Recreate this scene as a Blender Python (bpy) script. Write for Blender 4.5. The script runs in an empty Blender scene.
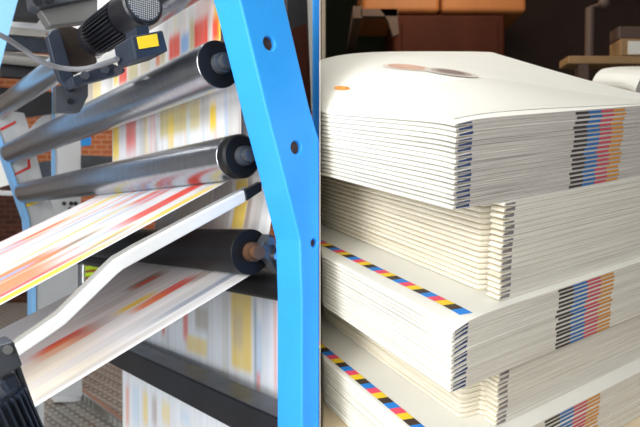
import bpy, bmesh, math, random
from mathutils import Vector, Matrix
from mathutils import noise as mnoise
random.seed(7)
S = bpy.context.scene
COL = S.collection
F = 540.0            # focal length in pixels of the 640 px wide frame
H = 1.2              # camera height
# ------------------------------------------------------------------ camera, world, lights
cd = bpy.data.cameras.new('camera'); cam = bpy.data.objects.new('camera', cd); COL.objects.link(cam)
cam.location = (0, 0, H); cam.rotation_euler = (math.pi/2, 0, 0)
cd.sensor_width = 36; cd.lens = F/640*36; cd.clip_start = 0.05
cd.dof.use_dof = True; cd.dof.focus_distance = 1.06; cd.dof.aperture_fstop = 5.6
S.camera = cam
W = bpy.data.worlds.new('world'); S.world = W; W.use_nodes = True
W.node_tree.nodes['Background'].inputs[0].default_value = (0.93, 0.97, 1.0, 1)
W.node_tree.nodes['Background'].inputs[1].default_value = 0.45
S.view_settings.view_transform = 'Standard'; S.view_settings.look = 'None'
S.view_settings.exposure = 0.0; S.view_settings.gamma = 1.0; S.view_settings.use_curve_mapping = False

def area(name, loc, aim, sx, sy, power, col=(1, 1, 1)):
    l = bpy.data.lights.new(name, 'AREA'); l.shape = 'RECTANGLE'; l.size = sx; l.size_y = sy
    l.energy = power; l.color = col
    o = bpy.data.objects.new(name, l); COL.objects.link(o); o.location = loc
    o.rotation_euler = (Vector(aim)-Vector(loc)).to_track_quat('-Z', 'Y').to_euler()
    return o
for _x, _y in ((-1.0, 1.3), (-2.6, 2.4)):                # unseen strip lamps, added for line highlights along the press rollers
    _o = area('press_hall_highlight_strip', (_x, _y, 3.3), (_x, _y, 0), .22, 3.6, 27, (1, .98, .94)); _o.rotation_euler = (0, 0, math.atan2(480/F, 1))
area('press_hall_front_fill', (-1.9, -0.9, 2.0), (-0.5, 1.6, 1.1), 1.8, 1.2, 40, (.95, .98, 1))  # unseen lamp beside the camera, added to brighten frame and webs
area('press_hall_low_fill', (-1.5, -0.6, 0.75), (-0.5, 1.6, 0.85), 1.2, .7, 30, (.94, .97, 1))  # second unseen lamp, added low to reach the shaded lower webs
area('press_hall_rear_light', (-2.6, 5.2, 3.8), (-1.6, 6.6, 1.2), 2.4, 1.2, 60, (1, .97, .92))
area('packing_room_key_fill', (-0.85, -1.2, 1.95), (0.25, 1.1, 1.1), 1.9, 1.3, 54, (1, .97, .9))  # unseen area lamp, added to brighten the left faces of the brochures
area('packing_room_top_fill', (0.55, 1.7, 2.9), (0.5, 1.6, 1.2), 0.9, 1.6, 11, (1, .96, .88))  # unseen lamp over the pile, added to fill the shadow on its top
area('packing_room_rear_lamp', (0.9, 3.1, 3.6), (0.9, 4.3, 2.6), 0.6, 0.4, 20, (1, .8, .55))

# ------------------------------------------------------------------ materials
def mat(name, col, rough=.5, metal=0, var=0.0, vscale=8, bump=0.0, bscale=120, spec=.5, coat=0, stretch=(1, 1, 1)):
    m = bpy.data.materials.new(name); m.use_nodes = True
    nt = m.node_tree; b = nt.nodes['Principled BSDF']
    b.inputs['Base Color'].default_value = (*col, 1); b.inputs['Roughness'].default_value = rough
    b.inputs['Metallic'].default_value = metal; b.inputs['Specular IOR Level'].default_value = spec
    b.inputs['Coat Weight'].default_value = coat
    tc = nt.nodes.new('ShaderNodeTexCoord'); mp = nt.nodes.new('ShaderNodeMapping')
    mp.inputs['Scale'].default_value = stretch
    nt.links.new(tc.outputs['Object'], mp.inputs['Vector'])
    if var:
        n = nt.nodes.new('ShaderNodeTexNoise'); n.inputs['Scale'].default_value = vscale; n.inputs['Detail'].default_value = 5
        r = nt.nodes.new('ShaderNodeValToRGB')
        r.color_ramp.elements[0].position = .3; r.color_ramp.elements[1].position = .7
        r.color_ramp.elements[0].color = (*[c*(1-var) for c in col], 1)
        r.color_ramp.elements[1].color = (*[min(1, c*(1+var)) for c in col], 1)
        nt.links.new(mp.outputs[0], n.inputs['Vector']); nt.links.new(n.outputs[0], r.inputs[0])
        nt.links.new(r.outputs[0], b.inputs['Base Color'])
    if bump:
        n2 = nt.nodes.new('ShaderNodeTexNoise'); n2.inputs['Scale'].default_value = bscale; n2.inputs['Detail'].default_value = 3
        bp = nt.nodes.new('ShaderNodeBump'); bp.inputs['Strength'].default_value = bump; bp.inputs['Distance'].default_value = .002
        nt.links.new(mp.outputs[0], n2.inputs['Vector']); nt.links.new(n2.outputs[0], bp.inputs['Height'])
        nt.links.new(bp.outputs[0], b.inputs['Normal'])
    return m
def brick_mat():
    m = mat('brick', (.45, .16, .06), .85)
    nt = m.node_tree; b = nt.nodes['Principled BSDF']
    t = nt.nodes.new('ShaderNodeTexBrick'); tc = nt.nodes.new('ShaderNodeTexCoord'); mp = nt.nodes.new('ShaderNodeMapping')
    mp.inputs['Rotation'].default_value = (math.pi/2, 0, 0)
    t.inputs['Color1'].default_value = (.40, .11, .032, 1); t.inputs['Color2'].default_value = (.29, .07, .022, 1)
    t.inputs['Mortar'].default_value = (.48, .27, .17, 1)
    t.inputs['Scale'].default_value = 1.0; t.inputs['Mortar Size'].default_value = .006
    t.inputs['Brick Width'].default_value = .17; t.inputs['Row Height'].default_value = .07
    nt.links.new(tc.outputs['Object'], mp.inputs[0]); nt.links.new(mp.outputs[0], t.inputs['Vector'])
    nt.links.new(t.outputs[0], b.inputs['Base Color'])
    return m
def plate_mat():
    m = mat('tread_plate', (.36, .35, .33), .45, .35, .2, 3)
    nt = m.node_tree; b = nt.nodes['Principled BSDF']
    tc = nt.nodes.new('ShaderNodeTexCoord'); bump = nt.nodes.new('ShaderNodeBump')
    outs = []
    for ang, off in ((.785, 0), (-.785, .5)):
        m0 = nt.nodes.new('ShaderNodeMapping'); m0.inputs['Rotation'].default_value = (0, 0, ang)
        mp = nt.nodes.new('ShaderNodeMapping'); mp.inputs['Scale'].default_value = (14, 30, 0); mp.inputs['Location'].default_value = (off, off*.6, 0)
        v = nt.nodes.new('ShaderNodeTexVoronoi'); v.inputs['Scale'].default_value = 1; v.inputs['Randomness'].default_value = 0; v.voronoi_dimensions = '2D'
        nt.links.new(tc.outputs['Object'], m0.inputs[0]); nt.links.new(m0.outputs[0], mp.inputs[0]); nt.links.new(mp.outputs[0], v.inputs['Vector'])
        mr = nt.nodes.new('ShaderNodeMapRange'); mr.inputs[1].default_value = .22; mr.inputs[2].default_value = .38
        mr.inputs[3].default_value = 1; mr.inputs[4].default_value = 0
        nt.links.new(v.outputs['Distance'], mr.inputs[0]); outs.append(mr)
    mx = nt.nodes.new('ShaderNodeMath'); mx.operation = 'MAXIMUM'
    nt.links.new(outs[0].outputs[0], mx.inputs[0]); nt.links.new(outs[1].outputs[0], mx.inputs[1])
    bump.inputs['Strength'].default_value = 1; bump.inputs['Distance'].default_value = .01
    nt.links.new(mx.outputs[0], bump.inputs['Height']); nt.links.new(bump.outputs[0], b.inputs['Normal'])
    rp = nt.nodes.new('ShaderNodeMixRGB'); rp.inputs[1].default_value = (.24, .22, .19, 1); rp.inputs[2].default_value = (.5, .5, .48, 1)
    nt.links.new(mx.outputs[0], rp.inputs[0]); nt.links.new(rp.outputs[0], b.inputs['Base Color'])
    return m
def print_mat():
    m = bpy.data.materials.new('printed_paper'); m.use_nodes = True; nt = m.node_tree; b = nt.nodes['Principled BSDF']
    a = nt.nodes.new('ShaderNodeVertexColor'); a.layer_name = 'ink'
    nt.links.new(a.outputs[0], b.inputs['Base Color']); b.inputs['Roughness'].default_value = .5
    return m
# the direction in which the brochures are piled up (the packing bench is sloped)
def ray(px, py): return Vector(((px-320)/F, 1, (213.5-py)/F))
E1 = ray(1260, 58).normalized(); E2 = ray(10, 92).normalized(); EN = E1.cross(E2).normalized()
def pages_mat(name, c0, c1, scale, warp=.0, bump=.4):
    """trimmed paper edges: fine page lines across the pile direction"""
    m = bpy.data.materials.new(name); m.use_nodes = True; nt = m.node_tree; b = nt.nodes['Principled BSDF']
    b.inputs['Roughness'].default_value = .75; b.inputs['Specular IOR Level'].default_value = .2
    at = nt.nodes.new('ShaderNodeAttribute'); at.attribute_name = 'pile'     # x: along, y: height in the pile
    mp = nt.nodes.new('ShaderNodeMapping'); mp.inputs['Scale'].default_value = (3, scale, 0)
    n = nt.nodes.new('ShaderNodeTexNoise'); n.inputs['Scale'].default_value = 1; n.inputs['Detail'].default_value = 4; n.inputs['Roughness'].default_value = .65
    nt.links.new(at.outputs['Vector'], mp.inputs[0]); nt.links.new(mp.outputs[0], n.inputs['Vector'])
    r = nt.nodes.new('ShaderNodeValToRGB'); r.color_ramp.elements[0].position = .36; r.color_ramp.elements[1].position = .6
    r.color_ramp.elements[0].color = (*c0, 1); r.color_ramp.elements[1].color = (*c1, 1)
    nt.links.new(n.outputs[0], r.inputs[0]); nt.links.new(r.outputs[0], b.inputs['Base Color'])
    return m

M = {
 'blue': mat('blue_enamel', (.03, .36, 1.0), .45, 0, .08, 5, .35, 160),
 'paleblue': mat('pale_blue_enamel', (.25, .55, .95), .45),
 'grey_paint': mat('grey_machine_paint', (.50, .52, .54), .5, 0, .08, 4),
 'white_paint': mat('white_paint', (.80, .82, .85), .5),
 'chrome': mat('brushed_steel', (.42, .45, .50), .29, 1, .10, 5, .0, 10, stretch=(12, 12, .6)),
 'steel_roll': mat('pale_steel_roller', (.50, .50, .50), .3, 1, .1, 6),
 'steel_bright': mat('bright_steel', (.62, .62, .62), .32, 1, .1, 6),
 'rubber': mat('black_rubber', (.008, .008, .010), .48, 0, .3, 10, spec=.25),
 'black': mat('black_enamel', (.012, .013, .018), .35, 0, .3, 10),
 'dark_metal': mat('dark_machined_steel', (.10, .11, .13), .4, .6, .25, 12),
 'plate_grey': mat('dull_grey_steel', (.17, .17, .17), .45, .4, .15, 12),
 'brick_shaded': None,
 'slate': mat('slate_blue_enamel', (.026, .036, .058), .4, .2, .2, 14),
 'rust': mat('oiled_rusty_steel', (.14, .07, .04), .5, .5, .4, 30),
 'oily': mat('oily_cast_iron', (.045, .033, .028), .4, .3, .5, 18),
 'white_rail': mat('polished_aluminium_rail', (.88, .89, .90), .4, 0, .06, 8),
 'grey_rail': mat('grey_rail_edge', (.45, .44, .42), .4, .5, .1, 20),
 'cable': mat('grey_cable_sheath', (.15, .16, .18), .5),
 'yellow': mat('yellow_sticker', (.95, .66, .02), .5),
 'red': mat('red_paint', (.62, .02, .02), .5),
 'green': mat('yellow_green_sleeve', (.55, .8, .03), .5),
 'brick': brick_mat(), 'plate': plate_mat(), 'print': print_mat(),
 'darkwall': mat('dark_wall', (.020, .030, .020), .8, 0, .3, 2),
 'brownwall': mat('brown_wall', (.045, .024, .019), .8, 0, .3, 2),
 'ceil': mat('ceiling_paint', (.55, .55, .53), .8),
 'white_wall': mat('white_wall', (.85, .85, .83), .8),
 'concrete': mat('concrete_floor', (.25, .23, .2), .8, 0, .2, 4),
 'kraft': mat('kraft_paper', (.42, .155, .045), .6, 0, .12, 5, stretch=(1, 1, .2)),
 'kraft_dark': mat('brown_wrapper', (.060, .015, .008), .7, 0, .2, 5, spec=.15, stretch=(1, 1, .2)),
 'wood': mat('tan_wood', (.34, .21, .10), .6, 0, .15, 6),
 'bench': mat('beige_bench_laminate', (.72, .60, .42), .6, 0, .08, 14),
 'pole': mat('brown_grey_pole', (.10, .062, .05), .6),
 'paper': pages_mat('white_folded_paper', (.62, .60, .54), (.82, .81, .76), 500),
 'cream': pages_mat('cream_folded_paper', (.62, .55, .42), (.84, .80, .69), 420),
 'edge': pages_mat('trimmed_page_edges', (.29, .26, .25), (.68, .645, .60), 900),
 'edge2': pages_mat('pale_trimmed_page_edges', (.56, .53, .475), (.80, .77, .70), 620),
 'cover': mat('white_cover_paper', (.78, .775, .725), .55, 0, .03, 6),
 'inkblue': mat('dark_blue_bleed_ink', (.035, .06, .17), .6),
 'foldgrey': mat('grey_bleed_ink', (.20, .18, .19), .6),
 'm_black': mat('black_ink', (.055, .048, .05), .6), 'm_blue': mat('cyan_blue_ink', (.035, .15, .42), .6),
 'm_red': mat('magenta_ink', (.55, .085, .12), .6), 'm_orange': mat('yellow_orange_ink', (.62, .27, .055), .6),
 's_black': mat('strip_black_ink', (.05, .03, .02), .6), 's_blue': mat('strip_cyan_ink', (.01, .22, .72), .6),
 's_red': mat('strip_magenta_ink', (.82, .07, .15), .6), 's_yellow': mat('strip_yellow_ink', (.88, .62, .02), .6),
 'pink': mat('faded_pink_print', (.56, .33, .24), .6, 0, .2, 30), 'plum': mat('faded_plum_print', (.16, .10, .085), .6, 0, .25, 30),
 'pink_pale': mat('pale_pink_print', (.70, .60, .52), .6), 'plum_pale': mat('pale_plum_print', (.60, .55, .49), .6), 'plum_mid': mat('mid_plum_print', (.36, .29, .25), .6),
 'grey_tint': mat('pale_grey_tint', (.70, .695, .64), .55),
 'tint': mat('faint_yellow_print', (.84, .78, .62), .6), 'spot': mat('orange_print', (.75, .30, .06), .6, 0, .4, 60),
 'panel': mat('divider_panel_paint', (.80, .79, .76), .7),
}

M['brick_shaded'] = brick_mat(); M['brick_shaded'].name = 'shaded_brick'  # darker copy of the brick, with shade put into its colours
_t = [n for n in M['brick_shaded'].node_tree.nodes if n.type == 'TEX_BRICK'][0]
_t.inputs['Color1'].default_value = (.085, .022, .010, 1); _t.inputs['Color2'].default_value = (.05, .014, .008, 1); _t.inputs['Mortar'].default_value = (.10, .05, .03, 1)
# ------------------------------------------------------------------ object helpers
def link(name, me, m=None, parent=None, loc=None):
    o = bpy.data.objects.new(name, me); COL.objects.link(o)
    if m is not None:
        for x in (m if isinstance(m, (list, tuple)) else [m]): me.materials.append(x)
    if loc is not None: o.location = loc
    if parent is not None: o.parent = parent
    return o
def tag(o, label, cat, group=None, kind=None):
    o['label'] = label; o['category'] = cat
    if group: o['group'] = group
    if kind: o['kind'] = kind
    return o
def thing(name, label, cat, loc, group=None):
    o = bpy.data.objects.new(name, None); COL.objects.link(o); o.location = loc; o.empty_display_size = .05
    return tag(o, label, cat, group)
def from_bm(name, bm, m, parent=None, smooth=False, world=True, label=None):
    """the bmesh is in world coordinates; parents here are only translated"""
    bmesh.ops.recalc_face_normals(bm, faces=bm.faces[:])
    off = Vector((0, 0, 0)); p = parent
    if p is not None:
        q = p
        while q is not None: off += q.location; q = q.parent
    else:
        lo = Vector((min(v.co.x for v in bm.verts), min(v.co.y for v in bm.verts), min(v.co.z for v in bm.verts)))
        hi = Vector((max(v.co.x for v in bm.verts), max(v.co.y for v in bm.verts), max(v.co.z for v in bm.verts)))
        off = Vector(((lo.x+hi.x)/2, (lo.y+hi.y)/2, lo.z))
    bmesh.ops.translate(bm, verts=bm.verts[:], vec=-off)
    me = bpy.data.meshes.new(name); bm.to_mesh(me); bm.free()
    if smooth:
        for f in me.polygons: f.use_smooth = True
        try: me.set_sharp_from_angle(angle=math.radians(35))
        except Exception: pass
    o = link(name, me, m, parent)
    o.location = (0, 0, 0) if parent is not None else off
    if label: o['label'] = label
    return o
def struct(name, bm, m):
    o = from_bm(name, bm, m); o['kind'] = 'structure'; return o
def bx(bm, lo, hi):
    g = bmesh.ops.create_cube(bm, size=1)['verts']
    for v in g:
        v.co = Vector([lo[k] if v.co[k] < 0 else hi[k] for k in range(3)])
    return g
def obox(bm, c, ax, ay, az, sx, sy, sz):
    g = bmesh.ops.create_cube(bm, size=1)['verts']
    for v in g: v.co = Vector(c)+ax*(v.co.x*sx)+ay*(v.co.y*sy)+az*(v.co.z*sz)
    return g
def basis(d):
    d = d.normalized(); t = Vector((0, 0, 1)) if abs(d.z) < .9 else Vector((1, 0, 0))
    x = d.cross(t).normalized(); return x, d.cross(x).normalized(), d
def cyl(bm, p0, p1, r0, r1=None, n=40, cap=True):
    r1 = r0 if r1 is None else r1
    return lathe(bm, p0, p1, [(0, r0), (1, r1)], n, cap)
def lathe(bm, p0, p1, prof, n=40, cap=True):
    """prof: (t along p0->p1, radius)"""
    p0 = Vector(p0); p1 = Vector(p1); x, y, d = basis(p1-p0); rings = []
    for t, r in prof:
        c = p0.lerp(p1, t)
        rings.append([bm.verts.new(c+(x*math.cos(2*math.pi*k/n)+y*math.sin(2*math.pi*k/n))*r) for k in range(n)])
    for a, b in zip(rings, rings[1:]):
        for k in range(n): bm.faces.new((a[k], a[(k+1) % n], b[(k+1) % n], b[k]))
    if cap: bm.faces.new(rings[0]); bm.faces.new(rings[-1])
def prism(bm, pts, vec):
    a = [bm.verts.new(p) for p in pts]; b = [bm.verts.new(Vector(p)+vec) for p in pts]
    n = len(a); bm.faces.new(a); bm.faces.new(b)
    for k in range(n): bm.faces.new((a[k], a[(k+1) % n], b[(k+1) % n], b[k]))
def tube(bm, pts, r, n=10):
    pts = [Vector(p) for p in pts]; P = []
    for i in range(len(pts)-1):
        p0 = pts[max(i-1, 0)]; p1 = pts[i]; p2 = pts[i+1]; p3 = pts[min(i+2, len(pts)-1)]
        for k in range(6):
            t = k/6
            P.append(.5*((2*p1)+(p2-p0)*t+(2*p0-5*p1+4*p2-p3)*t*t+(3*p1-p0-3*p2+p3)*t**3))
    P.append(pts[-1]); prev = None; x0 = None
    for i, c in enumerate(P):
        d = (P[min(i+1, len(P)-1)]-P[max(i-1, 0)]).normalized()
        x = basis(d)[0] if x0 is None else (x0-d*x0.dot(d)).normalized()
        x0 = x; y = d.cross(x)
        ring = [bm.verts.new(c+(x*math.cos(2*math.pi*k/n)+y*math.sin(2*math.pi*k/n))*r) for k in range(n)]
        if prev:
            for k in range(n): bm.faces.new((prev[k], prev[(k+1) % n], ring[(k+1) % n], ring[k]))
        else: bm.faces.new(ring)
        prev = ring
    bm.faces.new(prev)
def bevel(o, w=.004, seg=2):
    b = o.modifiers.new('bevel', 'BEVEL'); b.width = w; b.segments = seg; b.limit_method = 'ANGLE'; b.angle_limit = math.radians(40)
    return o
NB = bmesh.new

# ------------------------------------------------------------------ press frame of reference
CAM = Vector((0, 0, H))
U = Vector((-480/F, 1, -.012)).normalized()              # along the rollers, away from the near side frame
V = Vector((-U.y, U.x, 0)).normalized(); V = -V           # across the press, to the right and away
if V.x < 0: V = -V
Wv = U.cross(V).normalized();  Wv = Wv if Wv.z > 0 else -Wv
def uvw(u, v, w): return CAM+U*u+V*v+Wv*w
def on_u(px, py, c):                                      # point seen at that pixel, on the plane u = c
    r = ray(px, py); return CAM+r*(c/r.dot(U))
def on_v(px, py, c):
    r = ray(px, py); return CAM+r*(c/r.dot(V))
def coord(p): p = p-CAM; return p.dot(U), p.dot(V), p.dot(Wv)
U0 = 1.07                                                 # near ends of the rollers
_r0 = ray(220, 64); _p0 = _r0*(U0/_r0.dot(U)); _q = (12-320)/F
UF = U0+(_q*_p0.y-_p0.x)/(U.x-_q*U.y)   # so that the upper roller ends at pixel column 12
UF = UF                                                 # far side frame

# ------------------------------------------------------------------ setting
bm = NB(); bx(bm, (-7, -2.5, -.1), (0.0, 8.2, 0)); struct('floor', bm, M['plate'])
bm = NB(); bx(bm, (0.0, -2.5, -.1), (5, 8.2, 0)); struct('floor_right', bm, M['concrete'])
bm = NB(); bx(bm, (-7, 7.6, 0), (-.003, 7.8, 4.6)); struct('wall_back', bm, M['brick'])
bm = NB(); bx(bm, (-5.6, 7.25, 0), (-3.72, 7.599, 1.62)); struct('wall_back_shaded', bm, M['brick_shaded'])  # added block whose dark brick colour stands for shade on the wall
bm = NB(); bx(bm, (-7.2, -2.5, 0), (-7, 7.8, 4.6)); struct('wall_left', bm, M['white_wall'])
bm = NB(); bx(bm, (-.0005, 1.2, 0), (.0005, 7.6, 4.6)); struct('wall_middle', bm, M['panel'])
bm = NB(); bx(bm, (.0006, 6.0, 0), (5, 6.2, 4.6)); struct('wall_rear', bm, M['brownwall'])
bm = NB(); bx(bm, (5, -2.5, 0), (5.2, 6.2, 4.6)); struct('wall_right', bm, M['brownwall'])
bm = NB(); bx(bm, (-7.2, -2.5, 4.6), (5.2, 8.2, 4.7)); struct('ceiling', bm, M['ceil'])

# ------------------------------------------------------------------ PRESS
# near side frame, blue
def hole_cutter(p, r):
    b = NB(); cyl(b, p-U*.05, p+U*.07, r, r, 28); me = bpy.data.meshes.new('cut'); b.to_mesh(me); b.free()
    return me
def bool_holes(o, cutters):
    me_objs = []
    for c in cutters:
        h = bpy.data.objects.new('cut', c); COL.objects.link(h); me_objs.append(h)
        h.location = (0, 0, 0)
        md = o.modifiers.new('b', 'BOOLEAN'); md.object = h; md.operation = 'DIFFERENCE'; md.solver = 'EXACT'
    bpy.context.view_layer.update()
    dg = bpy.context.evaluated_depsgraph_get()
    nm = bpy.data.meshes.new_from_object(o.evaluated_get(dg)); o.modifiers.clear(); o.data = nm
    for h in me_objs: bpy.data.objects.remove(h)
CO = .93                                                   # outer face of the near frame
TH = .092
fr = [(226, -50), (240, 0), (266, 107), (284, 176), (300, 240), (302, 300), (302, 440), (302, 560),
      (319.5, 560), (319.5, 440), (319.5, 300), (319.5, 200), (319.5, 140), (309.5, 107), (284.5, 0), (273, -50)]
root = thing('side_frame', 'bright blue painted press side frame with round holes, sloping then upright', 'machine frame', on_u(312, 560, CO))
bm = NB(); prism(bm, [on_u(x, y, CO) for x, y in fr], U*TH)
fo = from_bm('frame_plate', bm, M['blue'], None)
bool_holes(fo, [hole_cutter(on_u(x, y, CO), r) for x, y, r in ((269.5, 43, .0148), (296.5, 147.5, .0148), (314.5, 243, .0095))])
fo.parent = root; fo.location = fo.location-root.location; bevel(fo, .004, 2)
for x, y, r in ((269.5, 43, .0148), (296.5, 147.5, .0148), (314.5, 243, .0095)):
    bm = NB(); p = on_u(x, y, CO)+U*.012; cyl(bm, p, p+U*.01, r*1.03, n=28); from_bm('bore_plug', bm, M['rust'], root, True)

# near support post against the divider and the dark cabinet seen behind the frame
bm = NB(); prism(bm, [on_u(x, y, 1.28) for x, y in ((313.6, -60), (313.6, 560), (319.7, 560), (319.7, -60))], U*.008)
tag(bevel(from_bm('support_post', bm, M['blue']), .003), 'narrow blue upright post behind the blue side frame, at the divider edge', 'post')
bm = NB(); prism(bm, [on_u(x, y, 1.5) for x, y in ((286, -60), (305, -60), (309.5, 60), (312, 130), (290, 130))], U*.05)
root = thing('control_cabinet', 'black cabinet with brown lower door in the gap behind the blue frame', 'cabinet', on_u(300, 130, 1.52))
from_bm('cabinet_body', bm, M['black'], root)
bm = NB(); prism(bm, [on_u(x, y, 1.485) for x, y in ((289, 31), (306.3, 23), (311, 108), (296, 108))], U*.014)
from_bm('cabinet_door', bm, M['kraft_dark'], root)
bm = NB(); prism(bm, [on_u(x, y, 1.6) for x, y in ((303, -60), (313.5, -60), (313.5, 110), (308.5, 110))], U*.02)
tag(from_bm('white_panel', bm, M['white_wall']), 'white slanting panel strip between the black cabinet and the narrow blue post', 'panel')

# far side frame
root = thing('side_frame', 'pale grey far side frame with blue edges carrying the left ends of the rollers', 'machine frame', on_u(50, 430, UF))
far = [(-14, 112), (0, 146), (27, 220), (34, 285), (34, 440), (44, 440), (44, 396), (82, 396), (82, 250), (56, 214), (42, 178), (33, 140), (24, 113), (-14, 108)]
bm = NB(); prism(bm, [on_u(x, y, UF) for x, y in far], U*.06); from_bm('frame_plate', bm, M['grey_paint'], root)
bm = NB(); ed = [(-12, 112), (0, 146), (26, 220), (32, 285), (32, 440), (36, 440), (36, 285), (29, 217), (3, 142), (-8, 112)]
prism(bm, [on_u(x, y, UF-.012) for x, y in ed], U*.09); from_bm('edge_strip', bm, M['paleblue'], root, label='pale blue edge strip')
for pts, mm in ((((1, 131), (16, 123), (15.5, 120.5), (13, 122), (0, 128.5)), 'red'), (((14, 176), (31, 168), (29.6, 159), (27.5, 160), (28.3, 166.5), (14, 174)), 'red'), (((26.5, 207), (39, 202), (38, 199.5), (26, 204.5)), 'yellow')):
    bm = NB(); prism(bm, [on_u(x, y, UF-.004) for x, y in pts], U*.004); from_bm('painted_mark', bm, M[mm], root, label=mm+' painted mark')
bm = NB(); p = on_u(10, 146, UF); cyl(bm, p, p-U*.03, .012, n=16); from_bm('bolt', bm, M['steel_bright'], root, True)

# rollers
def roller(px, py, r, label, fx, fy, m='chrome', u0=U0, u1=UF-.016, near='collar', shaft=True, cl=.012):
    a = on_u(px, py, u0); b = on_u(fx, fy, u1); A = (b-a).normalized()
    root = thing('roller', label, 'roller', (a+b)/2-Vector((0, 0, r)), 'press rollers')
    L = (b-a).length; e = .004/L
    bm = NB(); lathe(bm, a+A*(cl+.0004 if near == 'collar' else 0), b, [(0, r-.0008), (.001/L, r), (1-e, r), (1, r-.003)], 64); from_bm('roller_barrel', bm, M[m], root, True)
    if near == 'collar':
        bm = NB(); lathe(bm, a, a+A*cl, [(0, r-.006), (.2, r-.001), (.9, r-.001), (1, r-.002)], 64); from_bm('end_collar', bm, M['rubber'], root, True, label='black end collar')
    if shaft:
        bm = NB(); lathe(bm, a-A*.036, a-A*.0003, [(0, r*.30), (.5, r*.30), (.52, r*.42), (1, r*.44)], 32); from_bm('shaft', bm, M['rust' if near != 'collar' else 'dark_metal'], root, True)
    _, v, w = coord(a)
    return v, w
R1, R2, R3 = .0545, .0535, .0545
vA, wA = roller(220, 64, R1, 'dark steel roller with black end collar, upper of the two meeting the frame slope', 12.5, 152.5, cl=.006)
vB, wB = roller(243, 156, R2, 'dark steel roller over which the upper printed web turns', 26, 192.5, cl=.03)
vC, wC = roller(251, 252, R3, 'black rubber roller with bolted shaft bracket, lower printed web turning under it', 34, 239, 'rubber', near='none')
vD, wD = roller(300, 287, .043, 'black roller lowest on the press, behind the bracketed rubber roller', 60, 252, 'rubber', near='none', u0=1.03, shaft=False)
# bright roller at top left, driven by the gear housing
pE = CAM+ray(31, 87)*2.2; uE, vE, wE = coord(pE)
rE = thing('roller', 'bright steel roller running from the gear housing to the left edge', 'roller', uvw(2.6, vE, wE-.06), 'press rollers')
bm = NB(); cyl(bm, uvw(1.72, vE, wE), uvw(UF-.02, vE, wE), .043, n=64); from_bm('roller_barrel', bm, M['steel_roll'], rE, True)
pG = CAM+ray(172, -9)*1.33; uG, vG, wG = coord(pG)
rG = thing('roller', 'dark roller crossing the top edge behind the fan end of the motor', 'roller', uvw(1.2, vG, wG-.06), 'press rollers')
bm = NB(); cyl(bm, uvw(1.03, vG, wG), uvw(1.45, vG, wG), .05, n=64); from_bm('roller_barrel', bm, M['chrome'], rG, True)

# shaft bracket of the rubber roller: split block with nut
pc = on_u(266, 250, .99)
br = thing('shaft_bracket', 'dark steel split clamp holding the rubber roller shaft to the blue frame', 'bracket', pc)
pts = [(259, 254), (262, 245), (269, 234), (274.5, 236), (275, 246), (279, 252), (279, 275), (270, 262)]
bm = NB(); prism(bm, [on_u(x, y, 1.035) for x, y in pts], U*.03); bevel(from_bm('clamp_block', bm, M['dark_metal'], br), .003)
bm = NB(); a = on_u(274, 256, 1.034); cyl(bm, a, a-U*.012, .009, n=20); from_bm('clamp_screw', bm, M['steel_bright'], br, True)
bm = NB(); a = on_u(268.5, 241, 1.034); cyl(bm, a, a-U*.012, .011, n=6); from_bm('clamp_nut', bm, M['dark_metal'], br)

# ------------------------------------------------------------------ printed webs
def sm(x, a, b):
    t = max(0, min(1, (x-a)/(b-a))) if b != a else float(x > a); return t*t*(3-2*t)
def web_colour(seed, rects, base, streak=.10, density=1.0, palette=None, sc=(26, 2.2)):
    pal = palette or [(.80, .10, .06), (.85, .62, .03), (.25, .42, .75), (.55, .50, .44), (.35, .28, .22), (.85, .45, .35)]
    def f(x, s):
        c = list(base)
        n = mnoise.noise(Vector((x*60+seed*7.1, s*1.6, seed))); n2 = mnoise.noise(Vector((x*150+seed, s*2.5, 3.3+seed)))
        g = 1-streak*(.6*max(0, n)+.7*max(0, n2)); c = [k*g for k in c]
        q = mnoise.noise(Vector((x*sc[0]+seed*3.7, s*sc[1]+seed, 1.7*seed)))
        k = int(abs(mnoise.noise(Vector((math.floor(x*sc[0]*.8)*3.17+seed, math.floor(s*sc[1])*2.31, seed*.37))))*11) % len(pal)
        a = sm(q, .18, .42)*.75*density
        c = [p*(1-a)+t*a for p, t in zip(c, pal[k])]
        for x0, x1, s0, s1, col, al, es in rects:
            a = sm(x, x0-.006, x0+.006)*(1-sm(x, x1-.006, x1+.006))*sm(s, s0-es, s0+es)*(1-sm(s, s1-es, s1+es))*al*(.94+.16*n)
            a = max(0, min(1, a)); c = [p*(1-a)+t*a for p, t in zip(c, col)]
        return c
    return f
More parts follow.
